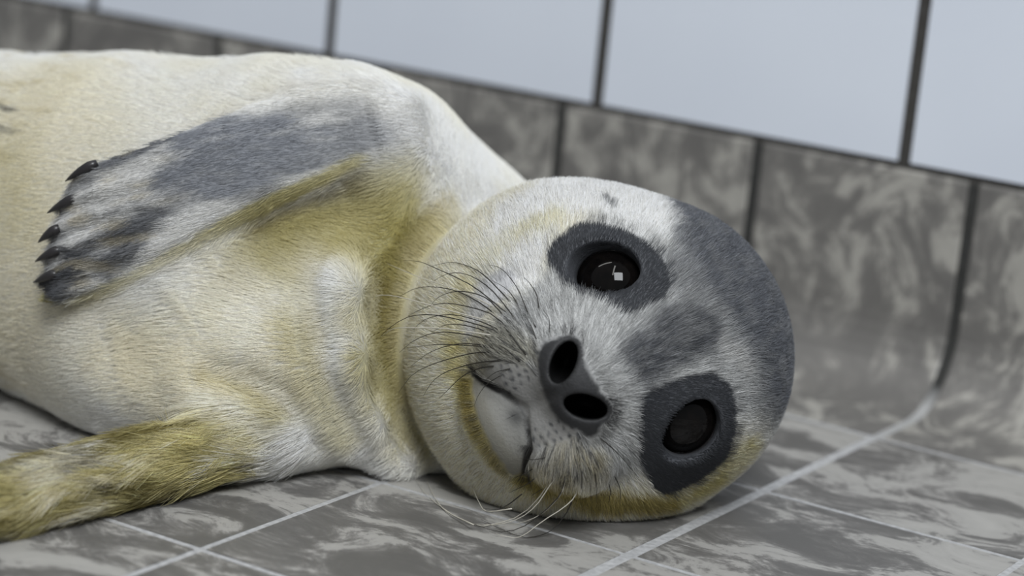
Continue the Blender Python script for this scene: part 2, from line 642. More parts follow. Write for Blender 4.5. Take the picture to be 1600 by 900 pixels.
# ---- markings of the coat (millimetres in the head and flipper frames, or in the room) and whisker paths
HEAD_POLY = {
    'white_brow': [(64.7, -24.7), (68.7, -4.2), (53.7, 28.7), (36.5, 26.9), (28.4, 19.7), (38.1, 12.5), (45.5, 5.2), (49.3, -2.5), (46.1, -13.6), (37.2, -20.2), (31.2, -27.6), (34.1, -38.1), (46.2, -42.6)],
    'grey_face': [(29.0, 21.1), (49.9, 33.9), (8.3, 66.7), (-48.4, 38.5), (-43.5, 20.7), (-23.8, 21.1), (-15.1, 15.7), (-10.4, 3.8), (-12.2, -11.2), (-0.0, -12.1), (5.7, -9.7), (9.4, 1.9), (9.1, 12.3)],
    'crown': [(50.1, 30.7), (35.6, 47.4), (9.3, 59.6), (-20.0, 52.6), (-44.3, 40.5), (-36.4, 26.4), (-25.0, 28.0), (-10.4, 27.8), (0.1, 25.8), (11.1, 22.9), (23.6, 22.1), (34.4, 25.8)],
    'stripe': [(3.3, -8.6), (6.1, 4.9), (4.8, 16.1), (-0.9, 22.9), (-9.0, 20.0), (-8.5, 9.5), (-9.4, -0.5), (-11.2, -9.5), (-7.3, -11.5)],
    'light_streak': [(-9.0, 17.6), (-6.6, 22.4), (-13.3, 26.3), (-22.0, 27.0), (-27.3, 23.1), (-20.0, 20.6), (-15.6, 16.7)],
    'eye_patch_upper': [(37.4, -18.1), (43.5, -15.7), (46.7, -9.7), (48.0, -1.9), (44.0, 4.5), (37.1, 12.0), (28.8, 16.2), (18.9, 16.8), (11.9, 11.4), (11.8, 4.2), (12.2, -3.3), (19.2, -7.4), (28.0, -14.9)],
    'eye_patch_lower': [(-12.9, -12.0), (-11.9, -1.7), (-13.0, 4.8), (-16.3, 15.1), (-23.8, 18.7), (-35.3, 15.0), (-45.6, 5.9), (-47.7, -7.2), (-46.6, -17.6), (-37.4, -20.3), (-25.8, -17.5)],
    'cheek_skin': [(34.7, -53.5), (44.4, -42.9), (45.0, -29.7), (39.0, -27.5), (34.6, -34.4), (32.7, -42.4), (27.9, -49.7), (27.2, -55.4)],
    'chin': [(23.0, -54.1), (16.3, -54.1), (8.8, -49.3), (3.7, -47.0), (-3.2, -46.4), (-12.3, -49.6), (-19.2, -54.6), (-18.7, -60.3), (-6.7, -61.3), (3.8, -60.8), (13.6, -59.2)],
    'muzzle': [(19.6, -47.1), (11.1, -36.9), (4.5, -35.3), (-7.6, -34.4), (-14.5, -32.1), (-15.5, -37.3), (-13.3, -44.5), (-17.6, -50.4), (-19.0, -53.9), (-12.5, -49.2), (-3.4, -46.0), (3.9, -46.4), (9.3, -48.3), (16.3, -53.1)],
    'nose': [(16.6, -30.7), (15.8, -22.9), (11.6, -18.4), (2.9, -20.3), (-7.9, -19.4), (-13.8, -21.7), (-18.5, -29.5), (-13.5, -32.7), (-7.8, -36.4), (0.6, -36.9), (10.1, -35.0)],
    'pad_upper': [(25.4, -51.7), (25.6, -39.4), (17.6, -31.4), (9.9, -33.1), (10.2, -42.2), (16.5, -51.4)],
    'pad_lower': [(-12.3, -44.0), (-14.0, -36.6), (-19.3, -29.9), (-29.8, -30.6), (-30.3, -39.0), (-25.1, -48.3), (-17.3, -48.5)],
}
HEAD_CHAIN = {
    'yellow_band': ([(51.8, -8.5), (52.2, -21.6), (48.7, -34.1), (42.8, -45.4), (32.4, -53.6), (18.6, -60.0), (5.3, -61.6), (-8.3, -60.4), (-21.9, -55.8), (-37.4, -38.4), (-48.9, -17.5), (-50.4, -1.1), (-45.4, 14.8)], 3.6),
    'ochre_band': ([(15.6, -58.5), (2.4, -60.5), (-12.6, -59.0), (-24.7, -53.7), (-37.9, -38.6), (-49.3, -17.7)], 3.0),
    'brow_spot': ([(51.1, 9.1), (47.4, 10.2)], 1.2),
}
FLIPPER_POLY = {
    'dark_main': [(77.4, 1.5), (66.3, -13.8), (51.4, -18.9), (34.0, -14.2), (15.1, -5.5), (11.0, 2.4), (22.6, 8.3), (39.5, 11.8), (53.4, 12.4), (68.5, 8.5), (76.1, 6.4)],
    'dark_shoulder': [(15.1, -5.5), (-3.7, -6.3), (-9.4, -0.4), (1.2, 5.7), (15.1, 5.6)],
    'dark_top': [(98.8, -10.5), (79.9, -14.2), (63.3, -17.2), (63.9, -14.0), (79.8, -8.8), (90.6, -6.0)],
    'dark_mid': [(100.3, 14.1), (89.2, 9.5), (74.7, 10.9), (73.8, 13.9), (86.7, 19.3), (93.5, 19.5)],
    'dark_paw': [(126.1, 27.2), (123.3, 22.0), (113.1, 16.1), (102.1, 17.2), (101.9, 21.9), (108.6, 27.4), (115.3, 32.9), (123.3, 33.5)],
    'dark_rim': [(103.4, 23.9), (93.9, 21.3), (86.3, 22.9), (89.6, 28.0), (98.2, 31.5), (103.2, 28.6)],
    'light_a': [(103.7, 3.0), (92.6, -7.5), (76.4, -8.8), (76.3, 1.7), (88.8, 7.3), (98.1, 8.8)],
    'light_b': [(111.7, 31.4), (102.6, 31.0), (86.1, 27.6), (64.4, 21.7), (47.0, 14.9), (62.8, 13.9), (74.9, 17.2), (95.2, 28.0)],
}
FLIPPER_RIM = [(127.2, 30.4), (119.4, 36.6), (105.8, 35.6), (86.7, 30.7), (64.8, 23.7), (42.8, 16.7), (23.4, 11.9), (6.4, 8.1)]
STAINS = [
    ([(242, -296, 106), (271, -312, 78), (270, -318, 43)], 34.5, 0, 0.75),
    ([(256, -278, 121), (285, -293, 109)], 16.2, 0, 0.45),
    ([(253, -307, 93), (266, -312, 77)], 13.8, 1, 0.25),
    ([(320, -317, 44), (355, -314, 43), (379, -302, 37)], 13.2, 0, 0.35),
    ([(360, -276, 86), (372, -266, 90), (385, -257, 93)], 15.2, 1, 0.85),
    ([(353, -290, 75), (358, -283, 79)], 13.3, 1, 0.35),
    ([(371, -288, 71), (384, -296, 55)], 8.8, 1, 0.35),
    ([(356, -314, 36), (370, -308, 33), (379, -301, 25)], 3.5, 1, 0.55),
    ([(378, -301, 55), (388, -295, 38), (394, -283, 18)], 5.3, 1, 0.45),
    ([(388, -249, 86), (390, -260, 71), (395, -267, 53), (398, -265, 37)], 8.5, 1, 0.95),
    ([(392, -263, 66), (397, -266, 44)], 4.9, 2, 0.6),
    ([(400, -288, 48), (400, -273, 27), (402, -263, 14)], 4.9, 1, 0.7),
    ([(376, -266, 105), (362, -276, 95), (352, -287, 87)], 4.9, 2, 0.8),
    ([(387, -292, 75), (391, -294, 61), (397, -293, 46)], 2.0, 3, 0.6),
    ([(343, -310, 53), (364, -309, 53)], 9.8, 3, 0.5),
    ([(394, -234, 92), (396, -249, 78)], 5.0, 0, 0.7),
    ([(383, -272, 81), (395, -284, 64), (395, -273, 40)], 7.1, 1, 0.6),
    ([(328, -316, 37), (353, -315, 38), (338, -320, 26)], 13.2, 0, 0.6),
    ([(347, -306, 58), (376, -306, 46)], 13.1, 0, 0.4),
    ([(388, -236, 79), (389, -244, 64), (393, -252, 45), (398, -253, 30), (404, -248, 16)], 10.9, 1, 0.85),
    ([(389, -243, 66), (393, -252, 45), (398, -253, 32)], 10.4, 2, 0.85),
    ([(374, -265, 116), (381, -255, 119)], 5.8, 5, 0.5),
    ([(231.9, -292.0, 108.4), (243.7, -294.4, 107.9)], 0.6, 4, 0.95),
    ([(238.9, -298.9, 102.3), (251.1, -300.5, 102.2)], 0.6, 4, 0.95),
    ([(370, -261, 125), (380, -252, 123)], 6.7, 3, 0.5),
]
CLAWS = [
    ((97.1, -10.1), (109.4, -7.5)),
    ((105.8, -0.3), (117.9, 1.6)),
    ((114.3, 8.2), (123.1, 10.7)),
    ((115.3, 15.8), (125.4, 16.9)),
    ((118.0, 23.6), (127.5, 23.9)),
]
WHISKERS = [
    (0, [(448.4, -275.3, 75.7), (438.5, -272.8, 80.3), (431.3, -269.5, 82.1), (423.5, -266.8, 82.6), (415.8, -264.5, 81.7), (407.5, -263.1, 78.4)]),
    (0, [(450.5, -280.2, 73.0), (437.1, -279.5, 78.8), (427.0, -277.8, 80.7), (417.1, -276.3, 81.8), (409.5, -273.6, 81.9), (401.6, -271.5, 80.5)]),
    (0, [(457.5, -282.5, 70.3), (448.9, -280.9, 76.2), (442.4, -278.8, 79.4), (436.2, -276.9, 81.1), (430.1, -275.2, 81.8), (424.3, -273.8, 81.1), (418.8, -272.5, 78.9), (414.2, -271.0, 75.7)]),
    (0, [(461.4, -280.4, 71.0), (455.4, -277.7, 75.8), (450.1, -274.7, 80.4), (443.9, -272.4, 84.2), (438.6, -270.3, 85.5), (433.7, -268.5, 84.9)]),
    (0, [(460.2, -276.7, 74.3), (456.5, -273.2, 79.5), (452.0, -270.6, 82.3), (447.8, -268.4, 83.6)]),
    (0, [(456.1, -280.2, 72.9), (450.7, -276.3, 76.6), (444.6, -273.1, 79.4), (437.3, -271.1, 80.7)]),
    (0, [(451.4, -282.0, 71.5), (443.5, -279.9, 75.6), (437.2, -277.8, 76.6), (429.9, -276.7, 76.2), (423.7, -275.2, 74.3), (418.1, -273.8, 71.1), (414.2, -271.7, 67.1)]),
    (0, [(444.1, -278.6, 71.8), (435.4, -276.1, 73.8), (425.4, -274.5, 75.2), (415.1, -273.7, 74.3), (406.9, -272.2, 71.5), (399.2, -271.1, 66.1)]),
    (0, [(453.9, -284.1, 69.1), (445.4, -282.3, 72.4), (436.3, -281.6, 72.8), (427.7, -280.9, 72.2), (420.7, -279.7, 70.1), (414.4, -278.4, 66.8), (408.7, -276.9, 63.1)]),
    (0, [(448.9, -284.2, 68.0), (437.8, -284.7, 68.6), (426.7, -285.4, 68.5), (419.1, -284.3, 67.0), (412.0, -283.4, 64.2), (405.0, -283.1, 58.6), (400.9, -280.6, 54.8)]),
    (0, [(456.5, -285.3, 66.6), (447.1, -284.3, 69.0), (439.1, -282.9, 69.4), (431.0, -281.9, 69.1), (423.4, -281.0, 67.1), (416.9, -279.8, 63.7), (412.1, -277.9, 59.3)]),
    (0, [(451.0, -285.7, 66.1), (441.7, -283.1, 66.7), (431.9, -281.2, 65.9), (424.4, -278.4, 63.4), (418.0, -275.5, 59.0)]),
    (0, [(453.6, -286.6, 64.0), (443.4, -285.4, 64.6), (431.6, -285.5, 63.8), (423.4, -283.9, 61.3), (415.6, -282.6, 56.8), (409.2, -280.8, 51.0)]),
    (0, [(455.9, -286.8, 62.6), (446.4, -286.0, 62.5), (437.2, -284.1, 60.9), (428.9, -282.7, 57.9), (421.2, -281.4, 53.5), (414.0, -280.2, 47.2)]),
    (0, [(452.3, -287.0, 62.5), (447.2, -286.4, 62.3), (432.2, -282.0, 59.0), (421.4, -280.2, 56.3), (410.9, -278.5, 52.5)]),
    (0, [(452.5, -287.1, 61.7), (443.4, -286.0, 59.5), (434.6, -285.1, 55.8), (425.1, -284.9, 51.0), (417.2, -283.9, 45.4), (411.4, -282.4, 37.7)]),
    (0, [(454.4, -287.4, 59.5), (445.1, -286.6, 56.6), (437.0, -285.2, 53.0), (429.5, -283.7, 48.8), (423.6, -281.4, 43.7), (419.0, -278.7, 37.4)]),
    (0, [(450.7, -287.1, 56.7), (443.0, -285.1, 53.5), (436.1, -283.2, 48.7), (430.3, -280.8, 42.9), (425.0, -278.0, 37.8)]),
    (0, [(457.2, -287.2, 57.3), (451.7, -287.5, 54.6), (444.7, -284.6, 48.3)]),
    (0, [(454.2, -287.1, 54.4), (449.4, -287.8, 50.3), (446.4, -287.5, 45.9), (444.5, -286.5, 41.5)]),
    (0, [(461.8, -285.6, 62.6), (455.8, -285.6, 67.8), (450.8, -284.0, 70.1), (446.4, -283.1, 70.8)]),
    (0, [(463.4, -282.7, 67.9), (459.7, -281.6, 72.3), (455.9, -281.1, 74.7)]),
    (0, [(460.2, -286.4, 60.2), (455.0, -287.5, 63.6), (448.8, -287.8, 64.5)]),
    (1, [(441.6, -275.3, 73.0), (426.0, -272.2, 74.8), (407.9, -270.8, 75.8), (392.3, -267.8, 77.0)]),
    (1, [(448.7, -282.6, 70.1), (433.5, -282.7, 70.2), (415.7, -284.1, 71.1), (403.4, -282.7, 70.3), (394.9, -279.6, 67.2)]),
    (1, [(449.5, -285.3, 66.4), (431.8, -287.1, 65.3), (417.0, -287.8, 62.6), (408.3, -284.7, 59.8), (401.7, -281.0, 55.2)]),
    (0, [(466.5, -280.2, 70.3), (464.6, -277.6, 73.8), (460.9, -276.2, 76.7)]),
    (0, [(472.0, -284.8, 28.5), (464.4, -280.2, 22.3), (456.6, -276.1, 17.0)]),
    (0, [(472.2, -284.0, 26.0), (462.7, -276.5, 17.0), (451.5, -270.2, 9.1)]),
    (0, [(484.0, -279.7, 27.5), (484.2, -279.4, 22.2), (475.4, -262.6, 11.0)]),
    (0, [(485.4, -276.9, 25.3), (484.4, -273.3, 19.4), (477.9, -260.3, 10.5)]),
    (0, [(486.6, -276.7, 28.4), (486.6, -273.6, 21.5), (479.3, -258.8, 10.0)]),
    (0, [(487.7, -273.8, 27.2), (486.2, -263.5, 18.5), (482.3, -255.4, 9.1)]),
    (0, [(488.7, -268.4, 25.8), (487.9, -259.8, 18.1), (485.3, -253.0, 9.8)]),
    (0, [(482.5, -280.6, 26.2), (482.6, -281.7, 23.0), (480.2, -278.1, 18.7)]),
    (0, [(488.0, -276.7, 38.6), (492.1, -271.2, 33.2), (492.5, -257.1, 22.7)]),
    (0, [(473.4, -285.1, 30.5), (469.7, -286.8, 29.0), (462.4, -284.0, 27.1)]),
    (0, [(479.3, -282.1, 25.1), (478.7, -281.9, 21.0), (468.8, -267.0, 11.7)]),
    (0, [(476.6, -283.3, 25.6), (468.5, -275.8, 17.0), (459.6, -269.0, 9.8)]),
    (1, [(476.1, -283.1, 25.0), (471.6, -279.6, 19.3), (466.1, -277.3, 10.9), (459.4, -275.4, 4.2), (453.6, -276.4, 0.4), (450.9, -285.1, 0.4), (444.0, -285.1, 0.4), (431.5, -279.4, 0.4), (418.5, -270.7, 0.4), (407.3, -260.6, 0.9)]),
    (1, [(476.9, -282.8, 24.6), (473.5, -282.0, 19.6), (469.6, -282.3, 12.2), (464.0, -283.1, 6.3), (456.3, -284.7, 2.4), (448.2, -285.8, 1.0)]),
    (0, [(479.8, -281.5, 24.4), (478.4, -280.1, 20.7), (475.6, -280.0, 15.1), (470.5, -281.6, 8.5), (465.2, -282.9, 3.4), (459.2, -284.5, 0.4), (452.7, -286.0, 0.4), (446.2, -285.1, 1.0)]),
    (1, [(479.1, -281.3, 23.6), (476.9, -279.7, 17.3), (471.6, -280.3, 9.8), (465.0, -280.9, 4.9), (456.3, -282.5, 1.0)]),
    (1, [(480.8, -275.8, 19.0), (480.0, -276.4, 15.8), (477.1, -278.3, 11.9), (472.1, -281.8, 7.0), (467.9, -284.9, 2.1), (464.7, -286.8, 0.4), (459.1, -288.9, 1.0)]),
    (0, [(477.3, -271.7, 15.0), (475.9, -272.0, 9.3), (472.3, -273.8, 2.6), (469.7, -278.6, 0.4), (466.3, -284.2, 0.4), (456.0, -282.3, 0.4), (447.8, -280.4, 1.0)]),
    (0, [(462.7, -280.8, 13.9), (455.7, -277.4, 7.5), (448.9, -273.3, 3.2), (440.8, -269.5, 0.9)]),
    (1, [(460.9, -283.2, 8.9), (449.6, -280.1, 4.3), (442.0, -273.6, 4.3), (434.3, -266.5, 6.5)]),
    (1, [(451.2, -290.7, 2.5), (435.5, -282.3, 0.9), (426.0, -274.6, 0.4), (411.7, -259.9, 0.9)]),
]


# ------------------------------------------------------------------ the seal: coat colours, evaluated on any point of the skin
def hash01(ix, iy, iz, seed):
    h = (ix.astype(np.int64) * 374761393 + iy.astype(np.int64) * 668265263 + iz.astype(np.int64) * 2147483647 + seed * 1274126177) & 0xffffffff
    h = ((h ^ (h >> 13)) * 1274126177) & 0xffffffff
    h = ((h ^ (h >> 16)) * 2246822519) & 0xffffffff
    return ((h ^ (h >> 15)) & 0xffffff) / float(0xffffff)


def vnoise(P, scale, seed=0, octaves=1):
    """value noise in 0..1; scale in metres"""
    out, amp, tot = 0, 1.0, 0.0
    Q = P / scale
    for o in range(octaves):
        I = np.floor(Q)
        f = Q - I
        f = f * f * (3 - 2 * f)
        I = I.astype(np.int64)
        v = 0
        for a in (0, 1):
            for b in (0, 1):
                for c in (0, 1):
                    w = (f[:, 0] if a else 1 - f[:, 0]) * (f[:, 1] if b else 1 - f[:, 1]) * (f[:, 2] if c else 1 - f[:, 2])
                    v = v + w * hash01(I[:, 0] + a, I[:, 1] + b, I[:, 2] + c, seed + o * 17)
        out = out + amp * v
        tot += amp
        amp *= 0.5
        Q = Q * 2.03
    return out / tot


def sstep(a, b, x):
    t = np.clip((x - a) / (b - a), 0, 1)
    return t * t * (3 - 2 * t)


def chain2(u, v, pts):
    d = np.full(u.shape, 1e9)
    for (x0, y0), (x1, y1) in zip(pts[:-1], pts[1:]):
        ex, ey = x1 - x0, y1 - y0
        t = np.clip(((u - x0) * ex + (v - y0) * ey) / (ex * ex + ey * ey), 0, 1)
        d = np.minimum(d, np.hypot(u - x0 - t * ex, v - y0 - t * ey))
    return d


def smooth_poly(pts, n=4):
    P = np.array(pts, float)
    out = []
    for i in range(len(P)):
        a, b, c, d = P[i - 1], P[i], P[(i + 1) % len(P)], P[(i + 2) % len(P)]
        for k in range(n):
            t = k / n
            out.append(tuple(0.5 * (2 * b + (c - a) * t + (2 * a - 5 * b + 4 * c - d) * t * t + (3 * b - a - 3 * c + d) * t ** 3)))
    return out


for _k in ('eye_patch_upper', 'eye_patch_lower', 'nose'):
    HEAD_POLY[_k] = smooth_poly(HEAD_POLY[_k], 3)

WHITE = np.array([0.80, 0.79, 0.765])
CREAM = np.array([0.75, 0.705, 0.56])
YELLOW = np.array([0.51, 0.455, 0.185])
OCHRE = np.array([0.335, 0.272, 0.08])
SLATE = np.array([0.105, 0.110, 0.122])
GREY = np.array([0.30, 0.305, 0.31])
STAIN_COLORS = [CREAM, YELLOW, OCHRE, WHITE * 1.06, np.array([0.02, 0.018, 0.018]), SLATE * 2.6]


def over(col, w, c):
    return col + (np.asarray(c) - col) * w[:, None]


def regions(P):
    """soft membership of trunk, upper flipper, lower flipper, head"""
    D = seal_sdf(P, parts=True)
    D = D - D.min(1, keepdims=True)
    W = np.exp(-D / 0.0022)
    return W / W.sum(1, keepdims=True)


def paint(P, R=None):
    R = regions(P) if R is None else R
    n1 = vnoise(P, 0.03, 1, 3)
    n2 = vnoise(P, 0.006, 2, 3)
    n3 = vnoise(P, 0.0022, 3, 2)
    # trunk
    col = WHITE * (0.97 + 0.06 * n2[:, None])
    col = over(col, 0.35 * sstep(0.35, 0.75, n1), CREAM)
    wob = (n1 - 0.5) * 0.020 + (n2 - 0.5) * 0.006
    for pts, r, ci, st in STAINS:
        r = r * 0.001
        A = np.array(pts, float) * 0.001
        d = np.full(len(P), 1e9)
        for a, b in zip(A[:-1], A[1:]):
            ab = b - a
            t = np.clip(((P - a) @ ab) / (ab @ ab), 0, 1)
            d = np.minimum(d, np.sqrt(((P - a - t[:, None] * ab) ** 2).sum(1)))
        w = 1 - sstep(0.0, 1.75 * r, d + (wob * min(1.0, r / 0.012)))
        col = over(col, st * w, STAIN_COLORS[ci])
    speck = sstep(0.62, 0.75, vnoise(P * np.array([1, 2.2, 2.2]), 0.009, 31, 2)) * sstep(0.30, 0.20, P[:, 0])
    col = over(col, 0.5 * speck, OCHRE * 1.25)
    body = col
    # upper flipper, in its own plane
    q = P - FA
    u, v = (q @ F_U) * 1000, (q @ F_V) * 1000
    S = P @ np.stack([F_U * 0.35, F_V * 1.2, F_N], 1)
    k1, k2 = vnoise(S, 0.006, 11, 3), vnoise(S, 0.0022, 12, 2)
    fc = np.array([0.40, 0.40, 0.40]) * (0.7 + 0.6 * k1[:, None])
    fc = over(fc, sstep(0.50, 0.62, k1) * 0.7, WHITE * 0.85)
    fw = (k1 - 0.5) * 7 + (k2 - 0.5) * 4
    for name, c, st in (('light_a', WHITE * 0.82, 0.75), ('light_b', WHITE * 0.88, 0.85), ('dark_top', SLATE * 1.3, 0.8), ('dark_main', SLATE * 2.5, 0.9),
                        ('dark_shoulder', SLATE * 2.4, 0.75), ('dark_mid', SLATE, 0.9), ('dark_paw', SLATE, 0.92), ('dark_rim', SLATE * 1.1, 0.9)):
        w = 1 - sstep(-1.5, 1.5, poly2(u, v, FLIPPER_POLY[name]) + fw)
        if name == 'dark_main':
            w = w * (1 - 0.45 * sstep(0.5, 0.7, k2))
        fc = over(fc, st * w, c)
    w = 1 - sstep(1.0, 3.2, chain2(u, v, FLIPPER_RIM) + fw * 0.25)
    fc = over(fc, 0.8 * w, YELLOW)
    fc = over(fc, 0.4 * sstep(0.6, 0.7, vnoise(S, 0.004, 15, 2)) * sstep(60, 90, u), np.array([0.50, 0.43, 0.27]))
    # fades into the white shoulder
    fade = sstep(-14, 4, u)
    top = sstep(0, 10, chain2(u, v, F_TOP))
    fc = body + (fc - body) * (fade * (0.2 + 0.8 * top))[:, None]
    # lower flipper: long stained fur
    A, B = ARM_LOW[0][8], ARM_LOW[0][20]
    t_ax = unit(B - A)
    S = P - np.outer(P @ t_ax, t_ax) * 0.86
    m1, m2 = vnoise(S, 0.0055, 21, 3), vnoise(S, 0.0016, 22, 2)
    ac = (YELLOW * 0.8 + CREAM * 0.2) * (0.75 + 0.5 * m2[:, None])
    ac = over(ac, sstep(0.50, 0.66, m1), CREAM * 0.95)
    ac = over(ac, 0.8 * sstep(0.46, 0.34, m1), OCHRE * 0.6)
    ac = over(ac, 0.85 * sstep(0.66, 0.76, vnoise(S, 0.006, 27, 2)), WHITE)
    ac = over(ac, 0.9 * sstep(0.37, 0.28, vnoise(S, 0.004, 25, 2)), np.array([0.05, 0.04, 0.03]))  # gaps between the wet clumps, their shade painted in as dark streaks
    s_arm = (P - ARM_LOW[0][4]) @ t_ax * 1000
    ac = body + (ac - body) * (sstep(8, 18, s_arm + (m1 - 0.5) * 16) * (1 - sstep(0.013, 0.019, chain(P, ARM_LOW[0][5:], np.zeros(40)) + (m1 - 0.5) * 0.004)))[:, None]
    grey_elbow = np.exp(-((P - (ARM_LOW[0][4] + np.array([0.006, -0.010, 0.004]))) ** 2).sum(1) / 0.009 ** 2)
    ac = over(ac, 0.5 * grey_elbow, GREY)
    # head
    H = to_head(P)
    l, b, c = H[:, 0], H[:, 1], H[:, 2]
    SH = np.stack([l, b, c], 1) * 0.001
    rad = np.arctan2(b + 28, l)
    fan = np.stack([rad * 0.030, np.hypot(l, b + 28) * 0.00035, c * 0.0003], 1)
    h1 = vnoise(SH, 0.008, 41, 3)
    h2 = vnoise(fan, 0.0012, 42, 2)
    h3 = vnoise(SH, 0.002, 43, 2)
    hw = (h1 - 0.5) * 7 + (h3 - 0.5) * 2.5 + (h2 - 0.5) * 3
    hc = np.array([0.50, 0.50, 0.49]) * (0.65 + 0.7 * h2[:, None])
    ruff = sstep(40, 26, c)
    hc = over(hc, ruff * sstep(2, -14, b), WHITE * np.array([1, 0.985, 0.93]))
    hc = over(hc, sstep(33, 43, np.hypot(l, b + 15)) * sstep(8, -6, b), WHITE * np.array([0.99, 0.955, 0.83]))
    jaw = sstep(-40, -52, b) * sstep(58, 46, c)
    hc = over(hc, jaw, WHITE * np.array([0.98, 0.94, 0.80]))

    def mark(hc, name, color, st, soft=2.0, wk=1.0, mod=None):
        w = 1 - sstep(-soft, soft, poly2(l, b, HEAD_POLY[name]) + hw * wk)
        w = w * sstep(-14, 4, c)
        if mod is not None:
            w = w * mod
        return over(hc, st * w, color)
    hc = mark(hc, 'grey_face', GREY * 0.95, 0.75, 5.0, 1.3, 0.55 + 0.45 * sstep(0.3, 0.6, h2))
    hc = mark(hc, 'crown', SLATE * 1.5, 0.92, 4.0, 1.2, 0.65 + 0.35 * sstep(0.30, 0.55, h2))
    hc = mark(hc, 'stripe', SLATE * 0.9, 0.9, 3.0, 1.0, 0.55 + 0.45 * sstep(0.35, 0.6, h2))
    hc = mark(hc, 'light_streak', WHITE * 0.72, 0.6, 3.0, 1.2)
    hc = mark(hc, 'white_brow', WHITE * 1.04, 0.92, 4.0, 0.9)
    back = sstep(4, -16, c)
    hc = over(hc, back, WHITE)
    hc = over(hc, back * sstep(8, 26, b + hw) * sstep(46, 32, l), SLATE * 1.4)
    low = sstep(-30, -44, l) * sstep(30, 10, b)
    hc = over(hc, 0.85 * low, WHITE * np.array([0.98, 0.95, 0.86]))
    pts, r = HEAD_CHAIN['yellow_band']
    hc = over(hc, (0.45 + 0.4 * sstep(0.35, 0.65, h1)) * (1 - 0.5 * sstep(30, 42, l)) * (1 - sstep(0.2 * r, 1.8 * r, chain2(l, b, pts) + hw * 0.6)) * sstep(-10, 5, c), YELLOW)
    pts, r = HEAD_CHAIN['ochre_band']
    hc = over(hc, 0.85 * (1 - sstep(0.4 * r, 1.5 * r, chain2(l, b, pts) + hw * 0.45)) * sstep(-10, 5, c), OCHRE * 1.15)
    hc = mark(hc, 'cheek_skin', np.array([0.44, 0.44, 0.45]), 0.85, 2.0, 0.5)
    hc = mark(hc, 'pad_upper', np.array([0.34, 0.32, 0.24]), 0.6, 3.0, 0.6)
    hc = mark(hc, 'pad_lower', np.array([0.36, 0.31, 0.18]), 0.75, 4.0, 1.6, 0.4 + 0.6 * sstep(0.35, 0.6, h2))
    hc = mark(hc, 'muzzle', np.array([0.20, 0.195, 0.185]), 0.9, 1.5, 0.35)
    hc = mark(hc, 'chin', np.array([0.185, 0.182, 0.168]), 0.92, 1.2, 0.25)
    # dark rows of whisker roots on the pads
    for s in (1, -1):
        for row in range(6):
            for k in range(7):
                pl = s * (9.0 + k * 2.9 - row * 0.35)
                pb = -34.0 - row * 2.7 + k * 0.55
                d = np.hypot(l - pl, (b - pb) * 1.3)
                hc = over(hc, 0.85 * (1 - sstep(0.35, 1.15, d + (h3 - 0.5))) * sstep(30, 40, c), SLATE * 0.35)
    hc = mark(hc, 'eye_patch_upper', SLATE * 0.60, 1.0, 0.7, 0.22)
    hc = mark(hc, 'eye_patch_lower', SLATE * 0.60, 1.0, 0.7, 0.22)
    hc = mark(hc, 'nose', np.array([0.026, 0.026, 0.027]), 1.0, 1.0, 0.2)
    dm = chain(SH, MOUTH * 0.001, np.zeros(5)) * 1000
    hc = over(hc, 0.9 * (1 - sstep(1.0, 2.3, dm)), np.array([0.03, 0.028, 0.028]))
    hc = over(hc, 0.8 * np.exp(-((l + 1) ** 2 + (b + 49.0) ** 2) / 3.2 ** 2) * sstep(40, 50, c), np.array([0.04, 0.04, 0.04]))
    pts, r = HEAD_CHAIN['brow_spot']
    hc = over(hc, 0.7 * (1 - sstep(0.3 * r, 1.6 * r, chain2(l, b, pts))) * sstep(0, 8, c), SLATE)
    for s in (1, -1):
        dn = nostril(SH, s) * 1000
        hc = over(hc, (1 - sstep(1.6, 2.6, dn)) * sstep(40, 50, c), np.array([0.026, 0.026, 0.027]))
        hc = over(hc, (1 - sstep(0.1, 0.9, dn)) * sstep(40, 50, c), np.array([0.006, 0.006, 0.006]))  # insides of the nostrils painted black for the shade in the holes
    for (ec, ax) in EYES:
        de = np.sqrt(((H - ec) ** 2).sum(1))
        hc = over(hc, 1 - sstep(15.6, 18.5, de), SLATE * 0.32)
        hc = over(hc, 1 - sstep(14.9, 16.0, de), np.array([0.012, 0.011, 0.011]))
    out = body * R[:, 0:1] + fc * R[:, 1:2] + ac * R[:, 2:3] + hc * R[:, 3:4]
    return np.clip(out, 0.003, 0.9)


F_TOP = [on_flipper(x, y) for x, y in [(640, 165), (560, 150), (470, 160), (400, 175)]]
F_TOP = [(a * 1000, b * 1000) for a, b in F_TOP]


def bare_skin(P):
    """where the face has skin or only the finest fur: 1 bare, 0 furred; and the dark eye patches"""
    H = to_head(P)
    l, b, c = H[:, 0], H[:, 1], H[:, 2]
    front = sstep(0, 10, c)
    bare = np.zeros(len(P))
    for name in ('nose', 'chin', 'muzzle'):
        bare = np.maximum(bare, front * (1 - sstep(-1.0, 0.6, poly2(l, b, HEAD_POLY[name]))))
    for s in (1, -1):
        bare = np.maximum(bare, (nostril(H * 0.001, s) < 0.0016) & (c > 40))
    patch = np.zeros(len(P))
    for name in ('eye_patch_upper', 'eye_patch_lower'):
        patch = np.maximum(patch, front * (1 - sstep(-0.7, 0.3, poly2(l, b, HEAD_POLY[name]))))
    for (ec, ax) in EYES:
        de = np.sqrt(((H - ec) ** 2).sum(1))
        bare = np.maximum(bare, de < 17.2)
    cheek = front * (1 - sstep(-1.0, 1.0, poly2(l, b, HEAD_POLY['cheek_skin'])))
    return bare, patch, cheek


